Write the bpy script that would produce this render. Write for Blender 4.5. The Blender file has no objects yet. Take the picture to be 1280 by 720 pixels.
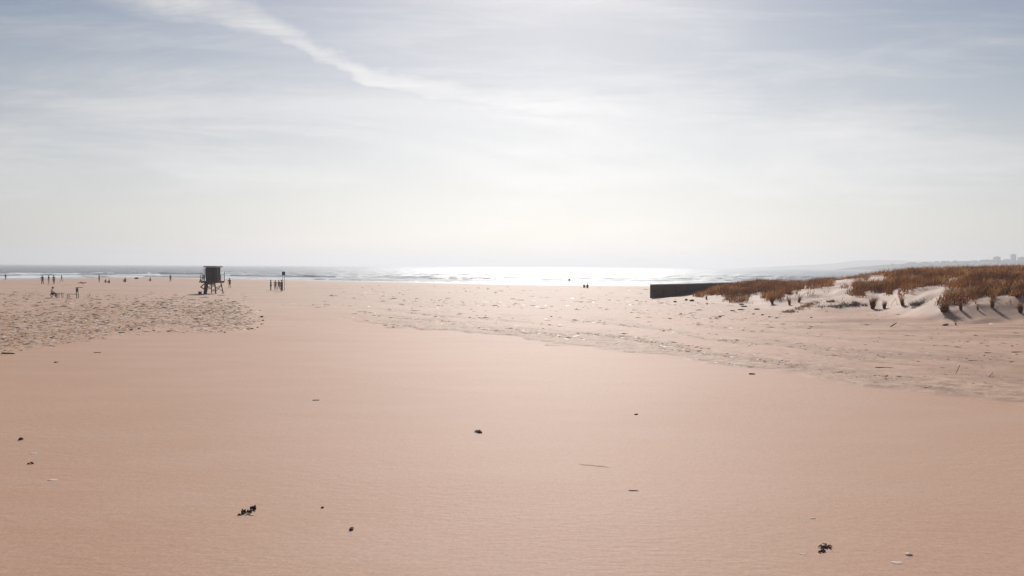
import bpy, math, random
import numpy as np
from mathutils import Vector, Matrix, Euler

random.seed(7)
RNG = np.random.default_rng(11)
SC = bpy.context.scene
COL = SC.collection
R = math.radians

# ------------------------------------------------------------------ camera
F = 1004.0                      # focal length in photo pixels (1280 wide)
CAM_H = 4.0
PITCH, ROLL = 1.53, 0.32
cam = bpy.data.cameras.new('camera')
cam.sensor_width = 36.0
cam.lens = F / 1280 * 36
cam.clip_start, cam.clip_end = 0.1, 60000
cam_o = bpy.data.objects.new('camera', cam)
COL.objects.link(cam_o)
CAMROT = Euler((R(90 - PITCH), 0, 0)).to_matrix() @ Matrix.Rotation(R(ROLL), 3, 'Z')
cam_o.matrix_world = Matrix.Translation((0, 0, CAM_H)) @ CAMROT.to_4x4()
SC.camera = cam_o
CR = np.array(CAMROT)

# ------------------------------------------------------------------ noise
def _hash(ix, iy, s):
    n = (ix.astype(np.int64) * 374761393 + iy.astype(np.int64) * 668265263 + s * 1442695041) & 0xffffffff
    n = ((n ^ (n >> 13)) * 1274126177) & 0xffffffff
    n = (n ^ (n >> 16)) & 0xffffffff
    return n / 4294967295.0

def vnoise(x, y, s=0):
    ix, iy = np.floor(x), np.floor(y)
    fx, fy = x - ix, y - iy
    fx = fx * fx * (3 - 2 * fx); fy = fy * fy * (3 - 2 * fy)
    a = _hash(ix, iy, s); b = _hash(ix + 1, iy, s)
    c = _hash(ix, iy + 1, s); d = _hash(ix + 1, iy + 1, s)
    return (a + (b - a) * fx) * (1 - fy) + (c + (d - c) * fx) * fy

def fbm(x, y, o=4, s=0):
    t, amp, tot = 0, 1, 0
    for k in range(o):
        t = t + amp * vnoise(x * 2 ** k + 17.3 * k, y * 2 ** k - 9.1 * k, s + k)
        tot += amp; amp *= .5
    return t / tot

def sstep(a, b, x):
    t = np.clip((x - a) / (b - a), 0, 1)
    return t * t * (3 - 2 * t)

# ------------------------------------------------------------------ terrain
SEA_Z = -0.6
SH_U = np.array([-2, -1.3, -.637, -.438, -.239, 0, .16, .3, .64, 1.3, 2])
SH_Y = np.array([245, 245, 238, 285, 242, 207, 202, 195, 190, 180, 175])
def shore(u): return np.interp(u, SH_U, SH_Y)

D_U = np.array([.14, .19, .219, .249, .269, .309, .359, .388, .418, .458, .488, .538, .637, .9, 1.4])
D_B = np.array([101, 98, 93, 88, 85, 79, 71, 69, 68, 66, 64, 61, 57, 50, 44])       # foot of the dune
D_C = np.array([106, 105, 105, 105, 106, 105, 106, 112, 110, 104, 92, 80, 75, 67, 60])   # crest
D_H = np.array([0, .12, .3, .65, 1.15, 1.6, 1.55, 2.1, 2.4, 2.85, 3.0, 3.0, 3.15, 3.5, 3.8])

# edge of the smooth blown sand (photo pixels turned into ground points)
def flat_at(px, py, z=0.0):
    d = CR @ np.array([(px - 640) / F, (360 - py) / F, -1.0])
    t = (z - CAM_H) / d[2]
    return d[0] * t, d[1] * t
EDGE_PX = [(400, 391), (470, 406), (540, 415), (640, 425), (740, 434), (860, 453), (960, 468), (1080, 486), (1280, 511), (1500, 540)]
EDGE = np.array([flat_at(*p) for p in EDGE_PX])
LEFT_PX = [(-300, 480), (-120, 462), (0, 444), (60, 432), (130, 422), (200, 412), (250, 414), (300, 411), (322, 407), (334, 400)]
LEFT = np.array([flat_at(*p) for p in LEFT_PX])
EDGE_U, LEFT_U = EDGE[:, 0] / EDGE[:, 1], LEFT[:, 0] / LEFT[:, 1]

def litter_mask(X, Y):
    """1 where old, churned, debris-strewn sand lies, 0 on smooth blown sand"""
    u = X / np.maximum(Y, 1)
    wob = 1 + .16 * (fbm(X / 5, Y / 5, 4, 41) - .5) + .05 * (fbm(X / 1.1, Y / 1.6, 2, 42) - .5)
    ye = np.interp(u, EDGE_U, EDGE[:, 1]) * wob
    dens = np.where(u < EDGE_U[0], 0, 1) * sstep(ye - .3, ye + .8, Y)
    far = Y / ye
    dens = dens * (1.0 - .72 * sstep(1.12, 1.35, far)) * sstep(EDGE_U[0], EDGE_U[1] + .06, u)
    yl = np.interp(u, LEFT_U, LEFT[:, 1]) * wob
    l = np.where(u < LEFT_U[-1], 1, 0) * (.35 * sstep(yl - 1.6, yl + .2, Y) + .65 * sstep(yl - .2, yl + 5.0, Y))
    l = l * (1 - .8 * sstep(1.45, 2.0, Y / yl)) * sstep(0, .05, LEFT_U[-1] - u)
    top = np.interp(u, [-.64, -.45, -.36, -.304], [112, 108, 92, 68])
    l = l * (1 - .85 * sstep(top * .92, top * 1.1, Y))
    mid = .30 * sstep(70, 80, Y) * sstep(.50, .66, fbm(X / 11, Y / 16, 3, 55)) * sstep(-.30, -.22, u)
    m = np.maximum(np.maximum(dens, l), mid)
    return m * (1 - sstep(150, 190, Y)) * np.where(Y > 5, 1, 0)

def track_mask(X, Y):
    """worn lines of old tracks and drift that run along the edge of the smooth sheet"""
    u = X / np.maximum(Y, 1); q = Y / np.interp(u, EDGE_U, EDGE[:, 1])
    z = sstep(EDGE_U[0], EDGE_U[1] + .1, u) * sstep(.99, 1.06, q) * (1 - sstep(1.5, 1.9, q)) * np.where(Y > 5, 1, 0)
    a = sstep(.50, .68, fbm(u * 7, q * 15, 4, 72)); b = .6 * sstep(.52, .72, fbm(X / 3, Y / 5, 4, 73))
    return z * np.maximum(a, b)

def dune_h(X, Y):
    u = X / np.maximum(Y, 1)
    b, c, h = (np.interp(u, D_U, k) for k in (D_B, D_C, D_H))
    wob = (fbm(X / 7, Y / 7, 3, 5) - .5)
    t = (Y + 7 * wob - b) / (c - b)
    s = .66 * sstep(0, .5, t) + .34 * sstep(.3, 1, t)
    bk = 22 * sstep(.40, .52, u)
    s = s + .17 * sstep(.40, .52, u) * sstep(c - 3, c + 20, Y)
    s = s * (1 - .75 * sstep(c + 6 + bk, c + 48 + bk * .5, Y)) * (1 - sstep(c + 60, c + 88, Y))
    hum = (fbm(X / 3.2, Y / 3.2, 3, 8) - .5) * .75 * sstep(.05, .4, t) * np.clip(h / 1.5, 0, 1)
    hum = hum * (1 - sstep(c + 6, c + 40, Y))
    return h * s + hum

def ground(X, Y):
    u = X / np.maximum(Y, 1)
    ys = shore(u)
    t = np.clip((Y - (ys - 75)) / 75, 0, 2.2)
    z = -.6 * t ** 1.6
    calm = 1 - sstep(-60, -5, Y - ys)
    z = z + calm * (.16 * (fbm(X / 22, Y / 16, 3, 1) - .5) + .05 * (fbm(X / 2.5, Y / 2.0, 3, 2) - .5) * sstep(25, 60, Y))
    band = sstep(85, 110, Y) * calm
    z = z + band * .26 * (fbm(X / 30, Y / 5.5, 3, 3) - .5)
    m = litter_mask(X, Y)
    z = z + m * (.03 + .10 * (fbm(X / .8, Y / .9, 3, 4) - .5))
    z = z + track_mask(X, Y) * .09 * (fbm(X / .9, Y / 1.4, 2, 13) - .9)
    # low wind-scoured terraces in front of the dune
    fr = sstep(.2, .45, u) * sstep(40, 50, Y) * (1 - sstep(62, 80, Y))
    z = z + fr * .55 * (fbm(X / 9, Y / 3.0, 3, 9) - .5)
    return z + dune_h(X, Y)

def gz(x, y): return float(ground(np.array([float(x)]), np.array([float(y)]))[0])

def hit(px, py):
    """ground point seen at a photo pixel"""
    d = CR @ np.array([(px - 640) / F, (360 - py) / F, -1.0])
    ts = np.concatenate([np.arange(6, 140, .1), np.arange(140, 330, .3)]) / d[1]
    P = np.outer(ts, d); P[:, 2] += CAM_H
    below = np.nonzero(P[:, 2] < ground(P[:, 0], P[:, 1]))[0]
    k = below[0] if len(below) else len(ts) - 1
    return P[k, 0], P[k, 1], gz(P[k, 0], P[k, 1])

def project(X, Y, Z):
    P = np.stack([X, Y, Z - CAM_H], -1) @ CR
    return 640 + F * P[..., 0] / -P[..., 2], 360 - F * P[..., 1] / -P[..., 2]

# ------------------------------------------------------------------ mesh helpers
def mesh_np(name, V, faces, mats, fmat=None, attrs=None, smooth=True):
    me = bpy.data.meshes.new(name)
    V = np.asarray(V, dtype=np.float32)
    me.vertices.add(len(V)); me.vertices.foreach_set('co', V.ravel())
    faces = [np.asarray(f, dtype=np.int32) for f in (faces if isinstance(faces, list) else [faces])]
    li = np.concatenate([f.ravel() for f in faces])
    tot = np.concatenate([np.full(len(f), f.shape[1], dtype=np.int32) for f in faces])
    st = np.concatenate([[0], np.cumsum(tot)[:-1]]).astype(np.int32)
    me.loops.add(len(li)); me.loops.foreach_set('vertex_index', li)
    me.polygons.add(len(tot)); me.polygons.foreach_set('loop_start', st); me.polygons.foreach_set('loop_total', tot)
    if fmat is not None: me.polygons.foreach_set('material_index', np.asarray(fmat, dtype=np.int32))
    for m in mats: me.materials.append(m)
    for k, a in (attrs or {}).items():
        at = me.attributes.new(k, 'FLOAT', 'POINT'); at.data.foreach_set('value', np.asarray(a, dtype=np.float32))
    me.update(calc_edges=True)
    if smooth: me.polygons.foreach_set('use_smooth', np.ones(len(tot), dtype=bool))
    me.validate()
    return me

def link(name, me, parent=None, loc=None):
    o = bpy.data.objects.new(name, me); COL.objects.link(o)
    if parent: o.parent = parent
    if loc is not None: o.location = loc
    return o

def tag(o, label=None, cat=None, group=None, kind=None):
    if label: o['label'] = label
    if cat: o['category'] = cat
    if group: o['group'] = group
    if kind: o['kind'] = kind
    return o

def thing(name, loc, rz, label, cat, group=None):
    o = bpy.data.objects.new(name, None); COL.objects.link(o)
    o.empty_display_size = .2
    o.location = loc; o.rotation_euler = (0, 0, rz)
    return tag(o, label, cat, group)

class MB:
    def __init__(s): s.v, s.f = [], []
    def box(s, lo, hi, M=None):
        b = len(s.v)
        for z in (lo[2], hi[2]):
            for y in (lo[1], hi[1]):
                for x in (lo[0], hi[0]):
                    p = Vector((x, y, z)); s.v.append(tuple(M @ p if M else p))
        for q in ((0, 2, 3, 1), (4, 5, 7, 6), (0, 1, 5, 4), (2, 6, 7, 3), (0, 4, 6, 2), (1, 3, 7, 5)):
            s.f.append([b + i for i in q])
        return s
    def bar(s, p, q, w, h=None, up=(0, 0, 1)):
        p, q = Vector(p), Vector(q); d = q - p; L = d.length; z = d.normalized()
        x = z.cross(Vector(up))
        if x.length < 1e-3: x = z.cross(Vector((1, 0, 0)))
        x.normalize(); y = z.cross(x); h = h or w
        M = Matrix.Translation(p) @ Matrix((x, y, z)).transposed().to_4x4()
        return s.box((-w / 2, -h / 2, 0), (w / 2, h / 2, L), M)
    def tube(s, pts, rs, n=8):
        pts = [Vector(p) for p in pts]; b = len(s.v)
        for i, p in enumerate(pts):
            d = (pts[min(i + 1, len(pts) - 1)] - pts[max(i - 1, 0)]).normalized()
            x = d.cross(Vector((0, 0, 1)))
            if x.length < .05: x = d.cross(Vector((1, 0, 0)))
            x.normalize(); y = d.cross(x)
            for k in range(n):
                a = 2 * math.pi * k / n
                s.v.append(tuple(p + (x * math.cos(a) + y * math.sin(a)) * rs[i]))
        for i in range(len(pts) - 1):
            for k in range(n):
                s.f.append([b + i * n + k, b + i * n + (k + 1) % n, b + (i + 1) * n + (k + 1) % n, b + (i + 1) * n + k])
        s.f.append([b + k for k in range(n)][::-1]); s.f.append([b + (len(pts) - 1) * n + k for k in range(n)])
        return s
    def build(s, name, mat, parent=None, bevel=0, smooth=False):
        me = bpy.data.meshes.new(name); me.from_pydata(s.v, [], s.f); me.update()
        me.materials.append(mat)
        if smooth: me.polygons.foreach_set('use_smooth', [True] * len(me.polygons))
        o = link(name, me, parent)
        if bevel:
            m = o.modifiers.new('bevel', 'BEVEL'); m.width = bevel; m.segments = 2
        return o

# ------------------------------------------------------------------ materials
class NT:
    def __init__(s, name):
        s.m = bpy.data.materials.new(name); s.m.use_nodes = True
        s.t = s.m.node_tree; s.t.nodes.clear()
        s.out = s.n('ShaderNodeOutputMaterial')
    def n(s, typ, **kw):
        o = s.t.nodes.new(typ)
        for k, v in kw.items(): setattr(o, k, v)
        return o
    def l(s, a, b): s.t.links.new(a, b)
    def setv(s, sock, v):
        if isinstance(v, bpy.types.NodeSocket): s.l(v, sock)
        else: sock.default_value = v
    def math(s, op, a, b=None, c=None, clamp=False):
        o = s.n('ShaderNodeMath', operation=op, use_clamp=clamp)
        for i, v in enumerate((a, b, c)):
            if v is not None: s.setv(o.inputs[i], v)
        return o.outputs[0]
    def mix(s, f, a, b, blend='MIX'):
        o = s.n('ShaderNodeMix', data_type='RGBA', blend_type=blend)
        s.setv(o.inputs[0], f); s.setv(o.inputs[6], a); s.setv(o.inputs[7], b)
        return o.outputs[2]
    def noise(s, vec, scale, detail=4, rough=.55, dist=0):
        o = s.n('ShaderNodeTexNoise'); s.l(vec, o.inputs['Vector'])
        o.inputs['Scale'].default_value = scale; o.inputs['Detail'].default_value = detail
        o.inputs['Roughness'].default_value = rough; o.inputs['Distortion'].default_value = dist
        return o.outputs[0]
    def ss(s, v, a, b, lo=0., hi=1.):
        o = s.n('ShaderNodeMapRange', interpolation_type='SMOOTHSTEP')
        s.setv(o.inputs[0], v)
        for i, k in enumerate((a, b, lo, hi)): s.setv(o.inputs[i + 1], k)
        return o.outputs[0]
    def pos(s, scale=(1, 1, 1), obj=False):
        c = s.n('ShaderNodeTexCoord').outputs['Object'] if obj else s.n('ShaderNodeNewGeometry').outputs['Position']
        m = s.n('ShaderNodeMapping'); s.l(c, m.inputs[0]); m.inputs['Scale'].default_value = scale
        return m.outputs[0]
    def attr(s, k): return s.n('ShaderNodeAttribute', attribute_name=k).outputs['Fac']

def c4(c): return (c[0], c[1], c[2], 1)

def simple(name, col, rough=.8, var=.35, scale=6, spec=.3, bump=0, stretch=(1, 1, 1)):
    n = NT(name); p = n.pos(stretch, obj=True)
    k = n.noise(p, scale, 5)
    dark = tuple(c * (1 - var) for c in col); lite = tuple(min(1, c * (1 + var)) for c in col)
    c = n.mix(k, c4(dark), c4(lite))
    b = n.n('ShaderNodeBsdfPrincipled'); n.l(c, b.inputs['Base Color'])
    b.inputs['Roughness'].default_value = rough; b.inputs['Specular IOR Level'].default_value = spec
    if bump:
        bp = n.n('ShaderNodeBump'); bp.inputs['Strength'].default_value = bump; bp.inputs['Distance'].default_value = .02
        n.l(k, bp.inputs['Height']); n.l(bp.outputs[0], b.inputs['Normal'])
    n.l(b.outputs[0], n.out.inputs[0])
    return n.m

def sand_material():
    n = NT('sand')
    P = n.pos()
    lit, wet, dune, track = n.attr('litter'), n.attr('wet'), n.attr('dune'), n.attr('track')
    big = n.noise(n.pos((.03, .05, .05)), 1, 5)
    mid = n.noise(n.pos((.25, .6, .6)), 1, 5)
    streak = n.noise(n.pos((.12, 1.3, 1)), 1, 5, .6)
    fine = n.noise(P, 9, 6, .65)
    grain = n.noise(P, 90, 3, .7)
    col = n.mix(n.ss(big, .3, .7), c4((.565, .312, .192)), c4((.625, .355, .228)))
    col = n.mix(n.math('MULTIPLY', n.ss(mid, .35, .75), .30), col, c4((.64, .425, .315)))
    col = n.mix(n.math('MULTIPLY', n.ss(fine, .42, .75), .28), col, c4((.40, .25, .18)))
    col = n.mix(n.math('MULTIPLY', n.ss(grain, .5, .72), .26), col, c4((.30, .19, .14)))
    blot = n.noise(P, 24, 4, .6)
    col = n.mix(n.math('MULTIPLY', n.ss(blot, .50, .68), .30), col, c4((.38, .22, .14)))
    col = n.mix(n.math('MULTIPLY', n.ss(blot, .48, .34), .28), col, c4((.70, .48, .36)))
    # churned old sand: greyer, mottled
    mott = n.noise(n.pos((1.1, 1.1, 1.1)), 1.6, 6, .7)
    old = n.mix(n.ss(mott, .36, .62), c4((.37, .21, .13)), c4((.62, .40, .265)))
    col = n.mix(n.math('MULTIPLY', lit, .80, clamp=True), col, old)
    col = n.mix(n.math('MULTIPLY', track, .68), col, c4((.36, .20, .125)))
    # far drift streaks, colour deepened to stand for shade on low berms
    far = n.ss(n.n('ShaderNodeSeparateXYZ').outputs[1], 0, 1)
    sep = n.n('ShaderNodeSeparateXYZ'); n.l(n.n('ShaderNodeNewGeometry').outputs['Position'], sep.inputs[0])
    far = n.ss(sep.outputs[1], 55, 95)
    st = n.math('MULTIPLY', n.ss(streak, .52, .70), n.math('MULTIPLY', far, .60))
    col = n.mix(st, col, c4((.34, .225, .165)))
    col = n.mix(n.math('MULTIPLY', far, .35), col, c4((.52, .37, .27)))
    col = n.mix(n.math('MULTIPLY', dune, .65), col, c4((.54, .37, .28)))
    col = n.mix(n.math('MULTIPLY', wet, .75), col, c4((.30, .20, .145)))
    b = n.n('ShaderNodeBsdfPrincipled'); n.l(col, b.inputs['Base Color'])
    n.l(n.math('SUBTRACT', .70, n.math('MULTIPLY', wet, .45)), b.inputs['Roughness'])
    b.inputs['Specular IOR Level'].default_value = .30
    # wind ripples, footprints-scale dimples and grain
    rot = n.n('ShaderNodeMapping'); n.l(n.n('ShaderNodeNewGeometry').outputs['Position'], rot.inputs[0])
    rot.inputs['Rotation'].default_value = (0, 0, R(9)); rot.inputs['Scale'].default_value = (3.2, 10, 1)
    rip = n.ss(n.noise(rot.outputs[0], 1, 3, .5, .35), .3, .7)
    rm = n.ss(n.noise(n.pos((.09, .13, .1)), 1, 3), .38, .66)
    dim = n.noise(n.pos((1, 1.6, 1)), 2.2, 5, .6)
    h = n.math('MULTIPLY', n.math('MULTIPLY', rip, n.math('MULTIPLY_ADD', rm, .85, .15)), .0075)
    h = n.math('MULTIPLY_ADD', dim, .016, h)
    h = n.math('MULTIPLY_ADD', fine, .008, h)
    h = n.math('MULTIPLY_ADD', grain, .0016, h)
    h = n.math('MULTIPLY_ADD', n.math('MULTIPLY', mott, lit), .20, h)
    bp = n.n('ShaderNodeBump'); bp.inputs['Strength'].default_value = .55; bp.inputs['Distance'].default_value = 1
    n.l(h, bp.inputs['Height']); n.l(bp.outputs[0], b.inputs['Normal'])
    n.l(b.outputs[0], n.out.inputs[0])
    return n.m

def sea_material():
    n = NT('sea_water')
    foam = n.attr('foam')
    sep = n.n('ShaderNodeSeparateXYZ'); n.l(n.n('ShaderNodeNewGeometry').outputs['Position'], sep.inputs[0])
    b = n.n('ShaderNodeBsdfPrincipled')
    tint = n.noise(n.pos((.004, .02, 1)), 1, 4)
    n.l(n.mix(tint, c4((.19, .23, .255)), c4((.26, .295, .31))), b.inputs['Base Color'])
    b.inputs['Roughness'].default_value = .40; b.inputs['IOR'].default_value = 1.33
    h1 = n.noise(n.pos((.10, .35, 1)), 1, 5, .62)
    h2 = n.noise(n.pos((.6, 1.4, 1)), 1, 4, .6)
    h = n.math('MULTIPLY_ADD', h2, .32, n.math('MULTIPLY', h1, 1.3))
    bp = n.n('ShaderNodeBump'); bp.inputs['Strength'].default_value = 1; bp.inputs['Distance'].default_value = 1
    n.l(h, bp.inputs['Height']); n.l(bp.outputs[0], b.inputs['Normal'])
    fo = n.n('ShaderNodeBsdfPrincipled'); fo.inputs['Base Color'].default_value = c4((.82, .82, .80)); fo.inputs['Roughness'].default_value = .7
    br = n.noise(n.pos((.16, .30, 1)), 1, 5, .65)
    k = n.ss(n.math('ADD', foam, n.math('MULTIPLY', n.math('SUBTRACT', br, .5), 1.7)), .45, .70)
    mx = n.n('ShaderNodeMixShader'); n.l(k, mx.inputs[0]); n.l(b.outputs[0], mx.inputs[1]); n.l(fo.outputs[0], mx.inputs[2])
    n.l(mx.outputs[0], n.out.inputs[0])
    return n.m

def grass_material(name, cols, transl=.45):
    n = NT(name)
    k = n.noise(n.pos((.5, .5, .5)), 1, 3); v = n.attr('tone')
    c = n.mix(n.ss(v, .0, .75), c4(cols[0]), c4(cols[1])); c = n.mix(n.ss(v, .82, .95), c, c4(cols[2]))
    c = n.mix(n.math('MULTIPLY', n.ss(k, .4, .7), .5), c, c4(cols[3]))
    d = n.n('ShaderNodeBsdfPrincipled'); n.l(c, d.inputs['Base Color']); d.inputs['Roughness'].default_value = .6
    d.inputs['Specular IOR Level'].default_value = .25
    t = n.n('ShaderNodeBsdfTranslucent'); n.l(c, t.inputs[0])
    mx = n.n('ShaderNodeMixShader'); mx.inputs[0].default_value = transl
    n.l(d.outputs[0], mx.inputs[1]); n.l(t.outputs[0], mx.inputs[2]); n.l(mx.outputs[0], n.out.inputs[0])
    return n.m

M = {}
M['sand'] = sand_material()
M['sea'] = sea_material()
M['grass'] = grass_material('dune_grass', [(.105, .038, .015), (.32, .115, .031), (.54, .30, .11), (.16, .058, .018)])
M['straw'] = grass_material('straw_grass', [(.17, .075, .03), (.30, .15, .055), (.42, .27, .11), (.22, .10, .04)])
M['green'] = grass_material('grey_green_plant', [(.07, .075, .055), (.11, .11, .085), (.20, .18, .13), (.08, .07, .06)], .3)
M['purple'] = grass_material('dark_plant', [(.05, .03, .035), (.09, .05, .05), (.16, .09, .07), (.06, .035, .04)], .3)
M['wood_dark'] = simple('weathered_dark_wood', (.090, .054, .056), .85, .5, 3, .25, .4, (1, 1, 9))
M['wood_edge'] = simple('weathered_edge_wood', (.085, .055, .055), .85, .4, 5, .25, .3)
M['tower_dark'] = simple('tower_dark_paint', (.024, .022, .032), .6, .3, 4, .3)
M['tower_pale'] = simple('tower_pale_paint', (.60, .60, .64), .6, .12, 4, .3)
M['tower_roof'] = simple('tower_roof_board', (.34, .31, .29), .7, .2, 4, .3)
M['tower_timber'] = simple('tower_timber', (.045, .03, .025), .8, .4, 5, .3, .2)
_n = NT('pale_translucent_panel'); _d = _n.n('ShaderNodeBsdfDiffuse'); _t = _n.n('ShaderNodeBsdfTranslucent'); _x = _n.n('ShaderNodeMixShader')
_d.inputs[0].default_value = (.75, .75, .80, 1); _t.inputs[0].default_value = (.75, .75, .80, 1); _x.inputs[0].default_value = .6
_n.l(_d.outputs[0], _x.inputs[1]); _n.l(_t.outputs[0], _x.inputs[2]); _n.l(_x.outputs[0], _n.out.inputs[0]); M['tower_pale'] = _n.m
M['glass'] = simple('tinted_glass', (.03, .035, .06), .12, .2, 4, .5)
M['metal'] = simple('dull_metal', (.22, .22, .23), .45, .2, 6, .5)
M['seaweed'] = simple('dry_seaweed', (.10, .058, .04), .8, .6, 30, .3, .3)
M['stone'] = simple('dark_stone', (.12, .08, .062), .75, .4, 25, .3, .3)
M['pale'] = simple('bleached_shell', (.68, .55, .46), .6, .15, 20, .3)
M['dull'] = simple('pale_sandy', (.74, .56, .45), .8, .15, 20, .2)
M['drift'] = simple('driftwood', (.17, .11, .08), .85, .4, 14, .2, .3)
M['clod'] = simple('sand_clod', (.58, .36, .225), .9, .35, 5, .2)
M['clod_dark'] = simple('damp_clod', (.26, .135, .075), .9, .4, 5, .2)
M['weed'] = simple('brown_weed', (.14, .07, .04), .9, .4, 8, .2)
M['land'] = simple('headland_scrub', (.075, .075, .055), .95, .5, .02, .1)
M['tree'] = simple('far_foliage', (.05, .06, .04), .95, .4, .1, .1)
M['white_wall'] = simple('white_render', (.72, .70, .67), .8, .08, .3, .2)
M['grey_wall'] = simple('grey_render', (.27, .27, .29), .8, .15, .3, .2)
M['roof_tile'] = simple('dull_roof', (.24, .16, .13), .85, .2, .5, .2)
M['window'] = simple('far_window', (.04, .05, .06), .2, .2, .5, .5)
SKIN = simple('skin', (.42, .25, .17), .6, .1, 8, .3)
HAIR = simple('hair', (.03, .022, .018), .6, .3, 20, .3)
CLOTH = {k: simple('cloth_' + k, v, .85, .2, 8, .15) for k, v in dict(
    black=(.022, .022, .026), navy=(.03, .035, .07), brown=(.11, .065, .045), grey=(.22, .21, .22), white=(.75, .73, .70),
    khaki=(.24, .20, .13), red=(.42, .10, .08), pink=(.55, .27, .24), denim=(.07, .09, .14)).items()}

# ------------------------------------------------------------------ people
POSES = {}
def pose(name, **kw): POSES[name] = kw
pose('stand', pel=(0, 0, .93), spi=(0, 0, 1.13), che=(0, -.01, 1.33), nek=(0, 0, 1.47), hd0=(0, .02, 1.56), hd1=(0, .03, 1.68),
     hip=(.09, 0, .90), kne=(.10, .02, .49), ank=(.11, -.02, .08), toe=(.13, .14, .035), hip2=(.09, 0, .90), kne2=(.10, .02, .49), ank2=(.11, -.02, .08), toe2=(.13, .14, .035),
     sho=(.18, 0, 1.40), elb=(.23, -.02, 1.11), wri=(.23, .06, .87), sho2=(.18, 0, 1.40), elb2=(.23, -.02, 1.11), wri2=(.23, .06, .87))
pose('walk', **{**POSES['stand'], **dict(kne=(.09, .16, .50), ank=(.09, .26, .09), toe=(.10, .42, .05), kne2=(.09, -.05, .48), ank2=(.09, -.34, .13), toe2=(.10, -.20, .03),
     elb=(.23, -.12, 1.13), wri=(.22, -.10, .88), elb2=(.23, .08, 1.12), wri2=(.21, .24, .92))})
pose('akimbo', **{**POSES['stand'], **dict(elb=(.38, -.06, 1.14), wri=(.20, .05, .98), kne2=(.13, .03, .49), ank2=(.19, -.01, .08), toe2=(.24, .14, .035))})
pose('sit', pel=(0, 0, .12), spi=(0, -.04, .32), che=(0, -.05, .52), nek=(0, -.03, .66), hd0=(0, 0, .75), hd1=(0, .02, .87),
     hip=(.09, .03, .12), kne=(.13, .38, .45), ank=(.11, .62, .08), toe=(.12, .76, .035), hip2=(.09, .03, .12), kne2=(.14, .36, .43), ank2=(.12, .60, .08), toe2=(.14, .74, .035),
     sho=(.18, -.04, .59), elb=(.24, .14, .40), wri=(.14, .36, .46), sho2=(.18, -.04, .59), elb2=(.24, .14, .40), wri2=(.14, .34, .44))
pose('chair', pel=(0, 0, .55), spi=(0, -.02, .75), che=(0, .01, .95), nek=(0, .05, 1.09), hd0=(0, .09, 1.17), hd1=(0, .12, 1.29),
     hip=(.09, .03, .54), kne=(.12, .44, .55), ank=(.12, .46, .08), toe=(.13, .61, .035), hip2=(.09, .03, .54), kne2=(.12, .44, .55), ank2=(.12, .40, .08), toe2=(.13, .55, .035),
     sho=(.18, .02, 1.02), elb=(.22, .12, .76), wri=(.14, .34, .65), sho2=(.18, .02, 1.02), elb2=(.22, .12, .76), wri2=(.14, .34, .65))
pose('lie', pel=(0, 0, .13), spi=(0, -.20, .14), che=(0, -.40, .15), nek=(0, -.54, .16), hd0=(0, -.63, .17), hd1=(0, -.75, .20),
     hip=(.09, .03, .13), kne=(.12, .42, .34), ank=(.11, .66, .08), toe=(.12, .80, .06), hip2=(.09, .03, .13), kne2=(.11, .46, .12), ank2=(.11, .88, .09), toe2=(.12, .92, .18),
     sho=(.18, -.46, .14), elb=(.28, -.22, .08), wri=(.26, .02, .06), sho2=(.18, -.46, .14), elb2=(.28, -.22, .08), wri2=(.26, .02, .06))

def skinned(name, V, E, rad, root, mat, parent, levels=1):
    me = bpy.data.meshes.new(name); me.from_pydata([tuple(v) for v in V], E, []); me.update()
    o = link(name, me)
    m = o.modifiers.new('skin', 'SKIN'); m.use_smooth_shade = True
    for i, r in enumerate(rad):
        me.skin_vertices[0].data[i].radius = (r, r)
        me.skin_vertices[0].data[i].use_root = (i == root)
    o.modifiers.new('sub', 'SUBSURF').levels = levels
    dg = bpy.context.evaluated_depsgraph_get()
    new = bpy.data.meshes.new_from_object(o.evaluated_get(dg)); new.name = name
    o.modifiers.clear(); o.data = new; bpy.data.meshes.remove(me)
    new.materials.clear(); new.materials.append(mat)
    new.polygons.foreach_set('use_smooth', [True] * len(new.polygons))
    o.parent = parent
    return o

def chain(J, left):
    s = 1 if left else -1
    g = lambda k: Vector((s * J[k + ('' if left else '2')][0], *J[k + ('' if left else '2')][1:]))
    return g

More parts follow.
